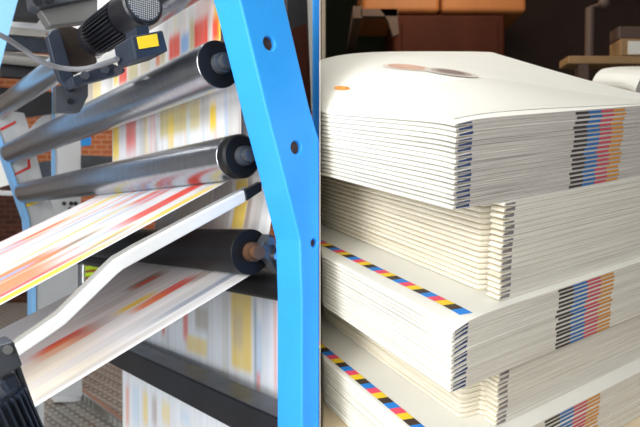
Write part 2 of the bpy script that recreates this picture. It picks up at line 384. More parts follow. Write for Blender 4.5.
def web(name, label, path, u0, u1, colf, nx=150, step=.012):
    """path: (v, w) polyline; the sheet spans u0..u1"""
    P = [path[0]]
    for a, b in zip(path, path[1:]):
        L = math.hypot(b[0]-a[0], b[1]-a[1]); k = max(1, int(L/step))
        for i in range(1, k+1): P.append((a[0]+(b[0]-a[0])*i/k, a[1]+(b[1]-a[1])*i/k))
    s = [0]
    for a, b in zip(P, P[1:]): s.append(s[-1]+math.hypot(b[0]-a[0], b[1]-a[1]))
    o0 = uvw((u0+u1)/2, P[-1][0], P[-1][1]); vs = []; cols = []
    for (v, w), ss in zip(P, s):
        for i in range(nx+1):
            x = i/nx; p = uvw(u0+(u1-u0)*x, v, w); p.x = min(p.x, -.004)
            vs.append(p-o0); cols.append(colf(x, ss))
    fs = []
    for j in range(len(P)-1):
        for i in range(nx):
            k = j*(nx+1)+i; fs.append((k, k+1, k+nx+2, k+nx+1))
    me = bpy.data.meshes.new(name); me.from_pydata([tuple(v) for v in vs], [], fs)
    ca = me.color_attributes.new('ink', 'FLOAT_COLOR', 'POINT')
    for k, c in enumerate(cols): ca.data[k].color = (*c, 1)
    for f in me.polygons: f.use_smooth = True
    o = link(name, me, M['print'], None, o0)
    sd = o.modifiers.new('thickness', 'SOLIDIFY'); sd.thickness = .0008; sd.offset = 0
    return tag(o, label, 'printed web', 'running printed webs')
RED = (.80, .06, .03); YEL = (.90, .62, .02); ORA = (.85, .22, .05); BLU = (.18, .42, .80); GRY = (.50, .47, .43); BRN = (.30, .20, .14); LBL = (.55, .72, .92); OLV = (.55, .45, .12); PNK = (.88, .35, .30)
def arc(cv, cw, r, a0, a1, n=14):
    return [(cv+r*math.cos(math.radians(a0+(a1-a0)*i/n)), cw+r*math.sin(math.radians(a0+(a1-a0)*i/n))) for i in range(n+1)]
# web one: down behind the upper rollers, round roller B, out to the lower left
wt = wB+.95
p1 = [(vB+R2+.001, wt), (vB+R2+.001, wB)]+arc(vB, wB, R2+.001, 0, -62.8)
e = coord(on_u(0, 305, 1.16)); q = p1[-1]
p1.append((q[0]+(e[1]-q[0])*1.35, q[1]+(e[2]-q[1])*1.35))
def PR(A, D, s0, u0, u1):
    """where a patch of print seen at two pixels lies on a sheet: A a point (v, w) of the straight run, D its direction, s0 the path length at A"""
    L = math.hypot(*D); d3 = (V*D[0]+Wv*D[1])/L; nn_ = U.cross(d3)
    pA = uvw(0, A[0], A[1])
    def at_(px, py):
        rr = ray(px, py); p = CAM+rr*((pA-CAM).dot(nn_)/rr.dot(nn_)); q_ = p-pA
        return (q_.dot(U)-u0)/(u1-u0), s0+q_.dot(d3)
    def f(xa, ya, xb, yb, col, al=.9, es=.02):
        a_ = at_(xa, ya); b_ = at_(xb, yb)
        return (min(a_[0], b_[0]), max(a_[0], b_[0]), min(a_[1], b_[1]), max(a_[1], b_[1]), col, al, es)
    def c(px, py, ln, wd, col, al=.95, es=None):
        x_, s_ = at_(px, py); h_ = wd/2/(u1-u0)
        return (x_-h_, x_+h_, s_-ln/2, s_+ln/2, col, al, es if es is not None else ln*.28)
    f.c = c
    return f
_o = p1[-1]; _t = p1[-2]; _s = (wt-wB)+(R2+.001)*math.radians(62.8)
vr = PR(p1[0], (0, -1), 0, 1.16, 2.03); orun = PR(_t, (_o[0]-_t[0], _o[1]-_t[1]), _s, 1.16, 2.03)
CRM = (.80, .72, .55)
rects1 = [vr(113, 112, 119, 160, YEL, .85, .03), vr(126, 118, 136, 150, RED, .75, .04), vr(140, 110, 146, 160, GRY, .4, .04), vr(150, 110, 153, 165, PNK, .4, .04),
 vr(160, 112, 200, 128, OLV, .75, .015), vr(168, 116, 174, 150, YEL, .6, .03), vr(186, 110, 190, 150, LBL, .6, .04), vr(200, 100, 210, 125, GRY, .8, .03), vr(210, 104, 216, 130, YEL, .95, .02), vr(228, 100, 238, 165, GRY, .6, .06), vr(238, 100, 250, 190, BRN, .6, .06),
 # run out towards the camera (near edge = lower edge)
 orun.c(182, 203, .20, .035, YEL, .95), orun.c(160, 205, .22, .07, RED, .95), orun.c(184, 192, .10, .06, RED, .95), orun.c(150, 197, .10, .10, RED, .85), orun.c(130, 199, .12, .05, ORA, .7), orun.c(120, 213, .4, .03, LBL, .55), orun.c(140, 195, .1, .02, BLU, .8),
 orun.c(108, 199, .12, .03, YEL, .85), orun.c(92, 203, .10, .03, PNK, .7), orun.c(42, 231, .16, .04, RED, .9), orun.c(20, 245, .18, .05, PNK, .85), orun.c(66, 237, .28, .022, YEL, .9), orun.c(62, 249, .18, .04, BRN, .9), orun.c(112, 236, .10, .022, YEL, 1), orun.c(88, 250, .22, .03, BRN, .6), orun.c(38, 258, .25, .03, (.5, .4, .6), .45), orun.c(30, 243, .3, .015, GRY, .6),
 orun.c(22, 268, .16, .10, ORA, .95), orun.c(6, 286, .2, .10, ORA, .95), orun.c(6, 277, .12, .03, BLU, .8), orun.c(18, 292, .34, .04, YEL, 1), orun.c(6, 293, .28, .03, RED, .95), orun.c(52, 273, .2, .02, YEL, .7), orun.c(30, 215, .3, .03, YEL, .4)]
web('printed_web', 'printed paper web dropping behind the steel rollers and running out lower left', p1, 1.16, 2.03, web_colour(1, rects1, (.80, .81, .84), .26, .60))
# web two: down behind, round the rubber roller, lower left
p2 = [(vC+R3+.028, wC+.75), (vC+R3+.028, wC+.13), (vC+R3+.001, wC)]+arc(vC, wC, R3+.001, 0, -60)
e = coord(on_u(35, 408, 1.08)); q = p2[-1]; p2.append((e[1], e[2]))
_t = p2[-2]; _s = .62+math.hypot(.027, .13)+(R3+.001)*math.radians(60)
vr = PR(p2[0], (0, -1), 0, 1.085, 1.74); orun = PR(_t, (e[1]-_t[0], e[2]-_t[1]), _s, 1.085, 1.74)
rects2 = [vr(236, 178, 248, 232, YEL, .9, .02), vr(214, 176, 232, 232, GRY, .6, .03), vr(180, 190, 212, 232, CRM, .5, .03), vr(248, 176, 253, 232, BRN, .8, .03), vr(253, 176, 264, 232, GRY, .7, .03),
 orun.c(215, 285, .34, .03, (.25, .30, .40), .8), orun.c(172, 289, .13, .045, RED, 1), orun.c(150, 302, .09, .04, ORA, .95), orun.c(200, 276, .08, .05, BRN, .5), orun.c(146, 281, .10, .06, BRN, .9), orun.c(146, 282, .07, .03, RED, .9), orun.c(136, 303, .10, .035, YEL, .95), orun.c(170, 305, .2, .03, GRY, .6), orun.c(120, 300, .25, .05, GRY, .5),
 orun.c(66, 342, .12, .08, RED, 1), orun.c(88, 330, .12, .06, BRN, .45), orun.c(58, 348, .08, .06, ORA, .8), orun.c(45, 372, .22, .22, CRM, .6), orun.c(120, 335, .5, .05, (.6, .62, .68), .5), orun.c(100, 362, .4, .02, GRY, .6)]
web('printed_web', 'grey-white printed web running from under the rubber roller to the lower left motor', p2, 1.085, 1.74, web_colour(2, rects2, (.82, .82, .84), .30, .12, sc=(22, 1.6)))
# web three: hanging behind the black beam
p3 = [(.905, wD+.10), (.905, wD-.86)]
# upper sheet, drawn up behind the upper roller
p4 = [(vA+R1+.002, wA+.80), (vA+R1+.002, wA)]+arc(vA, wA, R1+.002, 0, -50, 8)
vr = PR(p4[0], (0, -1), 0, 1.16, 2.42)
rects4 = [vr(214, 0, 226, 40, YEL, .95, .02), vr(212, 18, 219, 40, RED, 1, .02), vr(206, 10, 211, 42, GRY, .8, .03), vr(194, 22, 208, 46, RED, 1, .015), vr(190, 20, 194, 52, OLV, .8, .02), vr(181, 36, 189, 52, BLU, .85, .015), vr(169, 38, 180, 58, RED, 1, .015), vr(161, 45, 165, 64, OLV, .8, .02), vr(156, 50, 160, 66, ORA, .9, .015), vr(140, 56, 150, 74, CRM, .9, .015), vr(128, 62, 138, 78, OLV, .7, .02), vr(119, 66, 127, 82, RED, .95, .015), vr(114, 68, 118, 84, YEL, .9, .015), vr(110, 70, 113, 90, GRY, .7, .02), vr(93, 80, 101, 104, YEL, .55, .02), vr(84, 80, 93, 108, (.50, .42, .32), .85, .03), vr(196, 0, 214, 18, PNK, .35, .03)]
web('printed_web', 'printed web with red and yellow blocks above the upper steel roller', p4, 1.16, 2.42, web_colour(4, rects4, (.86, .86, .86), .2, .3, sc=(34, 2)))
vr = PR(p3[0], (0, -1), 0, 1.16, 2.3)
rects3 = [vr(162, 296, 165, 335, RED, .75, .02), vr(166, 300, 169, 345, GRY, .5, .03), vr(183, 288, 188, 340, RED, .75, .03), vr(176, 290, 179, 318, BRN, .6, .03), vr(195, 305, 208, 332, GRY, .9, .02), vr(187, 334, 207, 358, YEL, .6, .012), vr(222, 290, 229, 380, GRY, .35, .05), vr(231, 288, 252, 374, YEL, .72, .015), vr(233, 310, 243, 350, GRY, .5, .03),
 vr(218, 388, 236, 398, OLV, .9, .01), vr(254, 300, 257, 390, (.2, .3, .42), .8, .04), vr(257, 320, 262, 378, BLU, .4, .03), vr(257, 372, 260, 392, RED, .7, .015), vr(274, 300, 277, 392, RED, .55, .04), vr(262, 295, 272, 360, (.6, .66, .78), .5, .05), vr(236, 392, 239, 404, RED, .8, .01), vr(243, 392, 247, 408, YEL, .8, .01), vr(125, 340, 215, 372, LBL, .55, .03), vr(210, 375, 270, 400, LBL, .4, .03),
 vr(118, 378, 123, 427, GRY, .6, .05), vr(126, 385, 129, 427, ORA, .6, .03), vr(133, 385, 139, 427, LBL, .6, .03), vr(143, 390, 148, 427, YEL, .6, .03), vr(152, 395, 157, 427, BRN, .5, .03), vr(162, 400, 170, 427, YEL, .5, .03), vr(180, 408, 190, 427, LBL, .6, .03)]
web('printed_web', 'pale printed web hanging upright behind the black cross beam', p3, 1.16, 2.3, web_colour(3, rects3, (.82, .86, .92), .22, .12, sc=(30, 2)))

# ------------------------------------------------------------------ bent guide rail, beam, kerb
root = thing('guide_rail', 'bright bent flat metal rail crossing in front of the lower printed web', 'rail', on_u(115, 268, 1.09))
bm = NB(); prism(bm, [on_u(x, y, 1.075) for x, y in ((246, 189.5), (180, 224), (136, 248), (116, 260), (108, 268), (60, 315.5), (52, 321), (12, 349), (16, 358.5), (58, 330), (66, 324), (117, 274.5), (124, 269), (246, 201.5))], U*.016)
bevel(from_bm('rail_face', bm, M['white_rail'], root), .002)
bm = NB(); prism(bm, [on_u(x, y, 1.0915) for x, y in ((246, 186), (180, 220), (134, 244), (112, 256.5), (104, 264), (56, 311), (48, 317), (10, 343), (12, 350), (58, 318.5), (108, 270), (116, 262), (246, 192))], U*.006)
from_bm('rail_back_edge', bm, M['grey_rail'], root, label='grey back edge')
bm = NB(); prism(bm, [on_u(x, y, 1.070) for x, y in ((245, 190.5), (262, 181.5), (262, 191), (247, 201))], U*.022)
bevel(from_bm('rail_end_clamp', bm, M['black'], root, label='black end clamp'), .002)
# black cross beam along the rollers
def beam_pts(v0, v1, w0, w1, u0, u1, bm):
    prism(bm, [uvw(u0, v0, w0), uvw(u0, v1, w0), uvw(u0, v1, w1), uvw(u0, v0, w1)], U*(u1-u0))
pb = on_v(200, 386, .785); ub, vb, wb = coord(pb)
root = thing('cross_beam', 'black square cross beam with lit grey top in front of the hanging web', 'beam', uvw(1.7, .785, wb-.08))
bm = NB(); beam_pts(.785, .86, wb-.075, wb+.006, 1.03, 2.35, bm); bevel(from_bm('beam_body', bm, M['black'], root), .004)
bm = NB(); beam_pts(.79, .864, wb+.0062, wb+.0092, 1.03, 2.35, bm); from_bm('beam_lit_top', bm, M['dark_metal'], root, label='grey top, lit tone put into its colour')  # light on the top of the black beam, put in as grey
pk = CAM+ray(100, 404)*((H-.06)*F/(404-213.5)); uk, vk, wk = coord(pk)
root = thing('platform_kerb', 'grey tread plate kerb with bright nosing on the floor below the black beam', 'kerb', Vector((uvw(3.0, vk+.1, -H).x, uvw(3.0, vk+.1, -H).y, 0)))
def flat_pts(v0, v1, z0, z1, u0, u1):
    b_ = NB(); q = [uvw(u, v, 0) for u, v in ((u0, v0), (u0, v1), (u1, v1), (u1, v0))]
    prism(b_, [Vector((p.x, p.y, z0)) for p in q], Vector((0, 0, z1-z0))); return b_
from_bm('kerb_step', flat_pts(vk, vk+.20, 0, .058, 2.0, 5.2), M['plate'], root)
bevel(from_bm('kerb_nosing', flat_pts(vk-.012, vk+.018, .050, .066, 2.0, 5.2), M['steel_bright'], root), .005)
# ------------------------------------------------------------------ top left motor and gear housing
um = 1.20
root = thing('drive_motor', 'black finned electric motor with terminal box and yellow sticker at top left', 'motor', on_u(110, 60, um))
mc = coord(on_u(143, 4, um)); rm = .0475
a = uvw(um, mc[1], mc[2]); b = uvw(um+.34, mc[1], mc[2])
bm = NB(); lathe(bm, a+U*.08, b, [(0, rm*.80), (.80, rm*.80), (.81, rm*.95), (.96, rm*.95), (1, rm*.70)], 40); from_bm('motor_body', bm, M['black'], root, True)
for k in range(30):                                       # cooling fins along the body
    t = 2*math.pi*k/30; x, y, d = basis(U); rad = x*math.cos(t)+y*math.sin(t); tn = U.cross(rad)
    bm = NB(); obox(bm, a+U*.19+rad*(rm*.88), U, rad, tn, .18, rm*.26, .0032); from_bm('cooling_fin', bm, M['black'], root)
bm = NB(); lathe(bm, a-U*.004, a+U*.092, [(0, rm*.93), (.05, rm*1.02), (.95, rm*1.04), (1, rm*.98)], 48); fc = from_bm('fan_cowl', bm, M['black'], root, True)
bm = NB(); cyl(bm, a-U*.0065, a-U*.0042, rm*.86, n=48); gr = from_bm('fan_grille', bm, M['dark_metal'], fc, True, label='round perforated grille')
bm = NB(); x, y, d = basis(U)
for i in range(-8, 9):
    for j in range(-8, 9):
        if math.hypot(i, j) < 7.6:
            c = a-U*.0068+Vector((V*i+Wv*j))*(rm*.105); obox(bm, c, V, Wv, U, rm*.058, rm*.058, .0008)
from_bm('grille_perforation', bm, M['grey_paint'], gr, label='rows of small pale perforations')
# terminal box
tb = [(113, 44), (124, 62), (131, 66.5), (160, 57), (168, 50), (164, 33), (133, 31)]
bm = NB(); prism(bm, [on_u(x, y, 1.13) for x, y in ((131, 36), (163, 30), (168.5, 51), (136, 60))], U*.10); tbx = bevel(from_bm('terminal_box', bm, M['slate'], root), .004)
bm = NB(); prism(bm, [on_u(x, y, 1.1275) for x, y in ((137, 37), (157, 33.6), (159, 45.8), (139.5, 49))], U*.002); from_bm('sticker', bm, M['yellow'], tbx, label='yellow square sticker')
bm = NB(); prism(bm, [on_u(x, y, 1.16) for x, y in ((136, 27), (148, 25), (150, 36), (138, 38))], U*.06); from_bm('box_neck', bm, M['slate'], root)
# gear housing that carries it
root = thing('gear_housing', 'dark oily gear housing on bolted base plate, left of the finned motor', 'gearbox', on_u(70, 84, 1.5))
bm = NB(); pts = [(50, 33), (58, 27), (70, 25), (82, 30), (92, 44), (98, 62), (84, 70), (66, 78), (60, 60), (55, 45)]
prism(bm, [on_u(x, y, 1.52) for x, y in pts], U*.05); bevel(from_bm('housing_body', bm, M['oily'], root), .004)
bm = NB(); pts = [(47, 36), (52, 30), (58, 28), (63, 40), (68, 58), (75, 80), (69, 88), (60, 80), (53, 60)]
prism(bm, [on_u(x, y, 1.50) for x, y in pts], U*.024); bevel(from_bm('flange', bm, M['slate'], root), .003)
bm = NB(); pts = [(71, 77), (112, 63), (126, 69), (124, 73), (90, 82), (74, 87)]
prism(bm, [on_u(x, y, 1.45) for x, y in pts], U*.05); bp = bevel(from_bm('base_plate', bm, M['slate'], root), .003)
for x, y in ((84, 76), (104, 70), (117, 71)):
    bm = NB(); p = on_u(x, y, 1.45); cyl(bm, p, p-U*.012, .011, n=6); from_bm('bolt', bm, M['dark_metal'], bp)
bm = NB(); pts = [(56, 86), (72, 84), (88, 82), (88, 96), (80, 112), (56, 112)]
prism(bm, [on_u(x, y, 1.58) for x, y in pts], U*.03); lug = from_bm('support_lug', bm, M['dark_metal'], root)
for x, y in ((70, 89.5), (70, 101.5)):
    bm = NB(); p = on_u(x, y, 1.58); cyl(bm, p, p-U*.006, .008, n=14); from_bm('bolt', bm, M['black'], lug, True)
# grey mounting plate above
root = thing('mounting_plate', 'grey bolted mounting plate along the top edge, above the gear housing', 'bracket', on_u(70, 26, 1.55))
bm = NB(); prism(bm, [on_u(x, y, 1.56) for x, y in ((39, 9), (98, -3), (98, 14), (86, 22), (50, 26.5))], U*.04); bevel(from_bm('plate_block', bm, M['plate_grey'], root), .004)
bm = NB(); prism(bm, [on_u(x, y, 1.54) for x, y in ((28, -30), (100, -40), (100, -4), (40, 8), (33, 5))], U*.06); bevel(from_bm('upper_flange', bm, M['dark_metal'], root), .004)
for x, y in ((37, 2), (49, 0.5)):
    bm = NB(); p = on_u(x, y, 1.54); cyl(bm, p, p-U*.008, .011, n=16); from_bm('bolt', bm, M['black'], root, True)
# cable
bm = NB(); tube(bm, [on_u(x, y, c) for x, y, c in ((-14, 30, 1.36), (4, 37, 1.36), (24, 50, 1.38), (42, 62, 1.38), (62, 68, 1.38), (82, 69, 1.36), (100, 65, 1.32), (117, 59, 1.20))], .0062, 12)
tag(from_bm('power_cable', bm, M['cable'], None, True), 'thick grey power cable drooping across the top left to the terminal box', 'cable')

# ------------------------------------------------------------------ far machine bits on the left
def bar(name, label, cat, pts, c, t, m, part=None):
    b_ = NB(); prism(b_, [on_u(x, y, c) for x, y in pts], U*t); return tag(from_bm(name, b_, M[m]), label, cat)
bar('blue_brace', 'pale blue slanting brace in the top left corner', 'brace', ((-6, -20), (24, -20), (18, 0), (11, 25), (1, 64), (-20, 128), (-110, 462), (-135, 462), (-45, 128)), 2.6, .05, 'paleblue')
bar('machine_cover', 'black machine cover behind the cable, top left', 'cover', ((16, -14), (46, -8), (46, 14), (42, 18), (14, 16)), 3.05, .1, 'black')
b_ = NB()
cyl(b_, on_u(4, 20.5, 3.25), on_u(56, 28, 3.25), .036, n=28); tag(from_bm('paper_roll', b_, M['white_paint'], None, True), 'white paper roll behind the mounting plate, upper left', 'roll')
bar('machine_rail', 'brown-grey machine rail under the white paper roll', 'rail', ((6, 27.5), (46, 31), (46, 37), (6, 34)), 3.2, .05, 'grey_rail')
bar('metal_sheet', 'dark blue machine panel crossing behind the grey cable', 'panel', ((4, 34.5), (52, 40), (52, 52), (2, 49)), 3.22, .05, 'slate')
bar('machine_cover', 'dark cover below the bright roller at the left edge', 'cover', ((-12, 86), (52, 92), (52, 114), (30, 117), (-12, 110)), 3.55, .03, 'black')
b_ = NB(); cyl(b_, on_u(0, 57, 3.3), on_u(58, 63, 3.3), .034, n=24); tag(from_bm('cross_pipe', b_, M['grey_rail'], None, True), 'grey pipe crossing under the dark blue panel', 'pipe')
bar('metal_sheet', 'black machine panel below the grey pipe, left edge', 'panel', ((0, 63), (56, 69), (56, 80), (2, 76)), 3.34, .05, 'black')
bar('white_panel', 'white panel at the left edge beside the far blue frame edge', 'panel', ((-10, 148), (-2, 148), (12, 184), (-10, 190)), 3.8, .03, 'white_wall')
b_ = NB(); cyl(b_, on_u(-10, 192.5, 3.9), on_u(17, 193.5, 3.9), .016, n=16); tag(from_bm('wall_pipe', b_, M['white_paint'], None, True), 'thin pale pipe in front of the brick wall', 'pipe')
# white post with blue edge
root = thing('machine_post', 'white upright post with blue edge and bolt holes, between rollers', 'post', on_u(66, 330, 3.62))
b_ = NB(); prism(b_, [on_u(x, y, 3.62) for x, y in ((55, 92), (81, 92), (81, 205), (81, 402), (55, 402))], U*.08); pf = from_bm('post_body', b_, M['white_paint'], root)
b_ = NB(); prism(b_, [on_u(x, y, 3.605) for x, y in ((52.4, 86), (55.2, 86), (55.2, 204), (52.4, 204))], U*.02); from_bm('post_edge', b_, M['paleblue'], root, label='pale blue edge')
b_ = NB(); prism(b_, [on_u(x, y, 3.60) for x, y in ((46, 199), (80, 197), (80, 222), (46, 222))], U*.02); pl = from_bm('bolt_plate', b_, M['grey_paint'], root)
for x, y in ((64, 203.5), (71, 203.5), (75.5, 203.5), (70, 209)):
    b_ = NB(); p = on_u(x, y, 3.6); cyl(b_, p, p-U*.004, .013, n=14); from_bm('bolt_hole', b_, M['black'], pl, True)
bar('grey_plate', 'grey slanting plate between far frame and white post', 'panel', ((26, 134), (40, 118), (50, 112), (52, 128), (52, 142), (30, 150)), 3.75, .03, 'grey_paint')
bar('plinth', 'dark grey machine plinth beyond the white post, under the brickwork', 'plinth', ((30, 164), (54, 160), (54, 190), (38, 190)), 3.7, .1, 'dark_metal')
bar('plinth', 'dark machine plinth right of the white post, below the orange bricks', 'plinth', ((80.5, 155), (120, 157), (120, 184), (80.5, 184)), 3.62, .08, 'dark_metal')
bar('control_box', 'small blue control box against the orange bricks', 'control box', ((80.5, 138), (91, 137), (91, 145), (80.5, 146)), 3.62, .06, 'blue')
# hose joint low behind the rail
root = thing('hose_coupling', 'yellow-green hose coupling beyond the bend of the bright rail', 'coupling', on_u(92, 282, 2.9))
for y in (268.5, 275):
    b_ = NB(); tube(b_, [on_u(86, y, 2.9), on_u(94, y-1, 2.9), on_u(103, y, 2.9)], .011, 12); from_bm('sleeve', b_, M['green'], root, True, label='yellow-green sleeve')
b_ = NB(); cyl(b_, on_u(83.5, 263, 2.92), on_u(83.5, 283, 2.92), .012, n=16); from_bm('coupling_pipe', b_, M['steel_bright'], root, True)
b_ = NB(); cyl(b_, on_u(80.5, 261, 2.96), on_u(80.5, 366, 2.96), .012, n=16); from_bm('rear_pipe', b_, M['dark_metal'], root, True)
bar('floor_box', 'small black box on the plate floor left of the rail', 'box', ((50, 309), (80, 312), (80, 342), (50, 345)), 3.2, .1, 'black')

# ------------------------------------------------------------------ lower left motor
root = thing('web_motor', 'blue-grey finned motor with dark bracket in the lower left corner', 'motor', on_u(5, 430, .84))
bm = NB(); prism(bm, [on_u(x, y, .86) for x, y in ((-14, 350), (14, 341), (23, 366), (-14, 386))], U*.05); b1 = bevel(from_bm('bracket', bm, M['dark_metal'], root), .003)
bm = NB(); p = on_u(7.5, 349.5, .86); cyl(bm, p, p-U*.005, .006, n=18); from_bm('bolt', bm, M['steel_bright'], b1, True)
bm = NB(); prism(bm, [on_u(x, y, .875) for x, y in ((2, 381), (16, 374), (28, 399), (22, 404), (8, 392))], U*.05); bevel(from_bm('adapter', bm, M['slate'], root), .003)
bm = NB(); prism(bm, [on_u(x, y, .90) for x, y in ((14, 366), (20, 364), (40, 420), (36, 424), (26, 402))], U*.03); bevel(from_bm('end_plate', bm, M['dark_metal'], root), .002)
ca = on_u(2, 432, .86); ax = (on_u(32, 396, .86)-on_u(12, 346, .86)).normalized(); nrm = ax.cross(U).normalized()
pa = on_u(-8, 395, .89); pb_ = on_u(18, 452, .89)
bm = NB(); cyl(bm, pa, pb_, .034, n=32); from_bm('motor_body', bm, M['slate'], root, True)
d = (pb_-pa).normalized(); x, y, _ = basis(d)
for k in range(26):
    t = 2*math.pi*k/26; rad = x*math.cos(t)+y*math.sin(t); tn = d.cross(rad)
    bm = NB(); obox(bm, (pa+pb_)/2+rad*.037, d, rad, tn, (pb_-pa).length*.86, .010, .0026); from_bm('cooling_fin', bm, M['slate'], root)

# ================================================================== BROCHURES
Q = CAM+ray(453, 211)*.9
XC = .0007                                                # brochures butt against the divider
def pos(a, b, h): return Q+E1*a+E2*b+EN*h
def ss(x): x = max(0., min(1., x)); return x*x*(3-2*x)
ORD = ['topmost', 'second', 'third', 'fourth', 'fifth', 'sixth', 'seventh', 'eighth', 'ninth', 'tenth', 'eleventh', 'twelfth', 'thirteenth', 'fourteenth', 'fifteenth', 'sixteenth', 'seventeenth']
MARK = ['m_black', 'm_blue', 'm_red', 'm_orange']
class Bundle:
    def __init__(s, a0, b0, h0, h1, n, La, Lb, droop=0, bump=0, step=None, wob=1, name='', mats=None, pinch=(.0, .0), wedge=None, marks=None, seed=0, jag=.0):
        s.__dict__.update(locals())
        s.T = (h1-h0)/n
        rnd = random.Random(seed); s.sh = [rnd.uniform(-1, 1) for _ in range(n)]; s.sh2 = [rnd.uniform(-1, 1) for _ in range(n)]
        s.ph = [(rnd.uniform(0, 6), rnd.uniform(0, 6), rnd.uniform(.3, 1)) for _ in range(n)]
    def amin(s, b, i):                                    # left edge, measured from the bundle corner
        base = s.sh[i]*.0015
        if s.step: base += s.step(b)
        return base
    def height(s, a, b, t):                               # t: height in the bundle, 0..n
        f = t/s.n
        h = s.h0+(s.h1-s.h0)*f
        h -= s.droop*f**.7*math.exp(-(max(a, 0)+max(b, 0))/.035)
        if s.bump: h += s.bump*f*(1-math.exp(-max(a, 0)/.10))*(1-math.exp(-max(b, 0)/.35))/(1-math.exp(-2.1))*(1-.75*ss(a/.72)*max(0, 1-max(b, 0)/.6))
        return h
    def P(s, a, b, t): return pos(s.a0+a, s.b0+b, s.height(a, b, t))
    def brochure(s, i, label, group):                     # i = 0 is the topmost
        k = s.n-1-i; T = s.T; p1, p2, amp = s.ph[i]
        As = [0, .06*T, .2*T, .45*T, .8*T, 1.3*T, 2*T, .030, .038, .046, .058, .08, .11, .15, .2, .26, .34, .44, .55, .66, s.La]
        Bs = [0, .006, .012, .018, .024, .030, .036, .042, .046, .050, .054, .060, .07, .085, .105, .13, .16, .2, .25, .3, .35, .4, .45, .52, .6, .68, s.Lb]
        As = [a for a in As[:-1] if a < s.La-.004]+[s.La]; Bs = [b for b in Bs[:-1] if b < s.Lb-.004]+[s.Lb]
        b_off = s.sh2[i]*.0012
        rows = []; pil = []
        for b in Bs:
            bb = b+b_off*(1-b/s.Lb); am = s.amin(b, i)
            base = pos(s.a0, s.b0+bb, s.height(0, b, k))
            need = (XC-base.x)/E1.x
            am2 = max(am, need)
            row = []
            for q, a in enumerate(As):
                aa = am2+a*(s.La-am2)/s.La
                aa = min(aa, s.La)
                f = min(a/(.8*T), 1.); f = max(.16, math.sqrt(max(0, 1-(1-f)**2)))
                w = 1-s.wob*.22*amp*(.5+.5*math.sin(b*17*amp+p1)*math.cos(b*7+p2))*math.exp(-a/.06)
                pin = 1-s.pinch[0]*math.exp(-b/.012)*ss(a/.006)*(1-ss((a-s.pinch[1]*.7)/(s.pinch[1]*.5+1e-6)))
                hh = .468*f*w*pin
                ja = s.jag*math.exp(-b/.004)*0
                row.append((s.P(aa, bb, k+.5-hh+(.12*(1-w))), s.P(aa, bb, k+.5+hh-(.0)), aa, bb, k+.5-hh, k+.5+hh))
            rows.append(row)
        o0 = rows[0][0][0]
        NA, NBb = len(As), len(Bs); vs = []; pile = []; fs = []; mi = []
        def vid(p, x, y): vs.append(tuple(p-o0)); pile.append((x, y, 0)); return len(vs)-1
        bot = [[vid(c[0], c[2]+c[3], c[4]*T) for c in r] for r in rows]
        top = [[vid(c[1], c[2]+c[3], c[5]*T) for c in r] for r in rows]
        for j in range(NBb-1):
            for q in range(NA-1):
                fs.append((bot[j][q], bot[j+1][q], bot[j+1][q+1], bot[j][q+1])); mi.append(0)
                fs.append((top[j][q], top[j][q+1], top[j+1][q+1], top[j+1][q])); mi.append(2 if i == 0 else 0)
        def wall(seq, mfun):
            lay = [0, .3, .7, 1.]
            cols = []
            for (bi, ti) in seq:
                vb_, vt_ = Vector(vs[bi]), Vector(vs[ti]); c = [bi]
                for l in lay[1:-1]:
                    p = vb_.lerp(vt_, l); vs.append(tuple(p)); pile.append((pile[bi][0], pile[bi][1]*(1-l)+pile[ti][1]*l, 0)); c.append(len(vs)-1)
                c.append(ti); cols.append(c)
            for x in range(len(cols)-1):
                for l in range(3):
                    fs.append((cols[x][l], cols[x+1][l], cols[x+1][l+1], cols[x][l+1])); mi.append(mfun(x, l))
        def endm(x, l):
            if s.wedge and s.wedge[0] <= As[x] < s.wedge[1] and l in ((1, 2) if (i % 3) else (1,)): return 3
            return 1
        wall([(bot[0][q], top[0][q]) for q in range(NA)], endm)
        wall([(bot[j][NA-1], top[j][NA-1]) for j in range(NBb)], lambda x, l: 1)
        wall([(bot[NBb-1][q], top[NBb-1][q]) for q in reversed(range(NA))], lambda x, l: 1)
        wall([(bot[j][0], top[j][0]) for j in reversed(range(NBb))], lambda x, l: 0)
        me = bpy.data.meshes.new('brochure'); me.from_pydata(vs, [], fs)
        at = me.attributes.new('pile', 'FLOAT_VECTOR', 'POINT')
        for q, p in enumerate(pile): at.data[q].vector = (p[0]+s.seed*3.1, p[1]+s.seed*.7, 0)
        for f, m_ in zip(me.polygons, mi): f.material_index = m_; f.use_smooth = m_ != 3
        bm = bmesh.new(); bm.from_mesh(me); bmesh.ops.recalc_face_normals(bm, faces=bm.faces[:]); bm.to_mesh(me); bm.free()
        try: me.set_sharp_from_angle(angle=math.radians(45))
        except Exception: pass
        o = link('brochure', me, [M[x] for x in s.mats], None, o0); tag(o, label, 'brochure', group)
        if s.marks:                                       # printed registration blocks on the trimmed edge
            m0, m1 = s.marks; mv = []; mf = []; mm = []
            sh = s.sh[i]*.004+s.sh2[i]*.004; e_in = -.0006
            for c in range(4):
                x0 = m0+(m1-m0)*c/4+sh; x1 = m0+(m1-m0)*(c+1)/4+sh
                lo, hi = (.14, .66)
                b = b_off+e_in
                q0 = len(mv)
                for x, bb_, t in ((x0, b, k+lo), (x1, b, k+lo), (x1, b, k+hi), (x0, b, k+hi), (x0, b+.004, k+lo), (x1, b+.004, k+lo), (x1, b+.004, k+hi), (x0, b+.004, k+hi)):
                    mv.append(tuple(s.P(x, bb_, t)-o0))
                for f in ((0, 1, 2, 3), (4, 7, 6, 5), (0, 4, 5, 1), (1, 5, 6, 2), (2, 6, 7, 3), (3, 7, 4, 0)):
                    mf.append(tuple(q0+y for y in f)); mm.append(c)
            me2 = bpy.data.meshes.new('colour_bar'); me2.from_pydata(mv, [], mf)
            for f, m_ in zip(me2.polygons, mm): f.material_index = m_
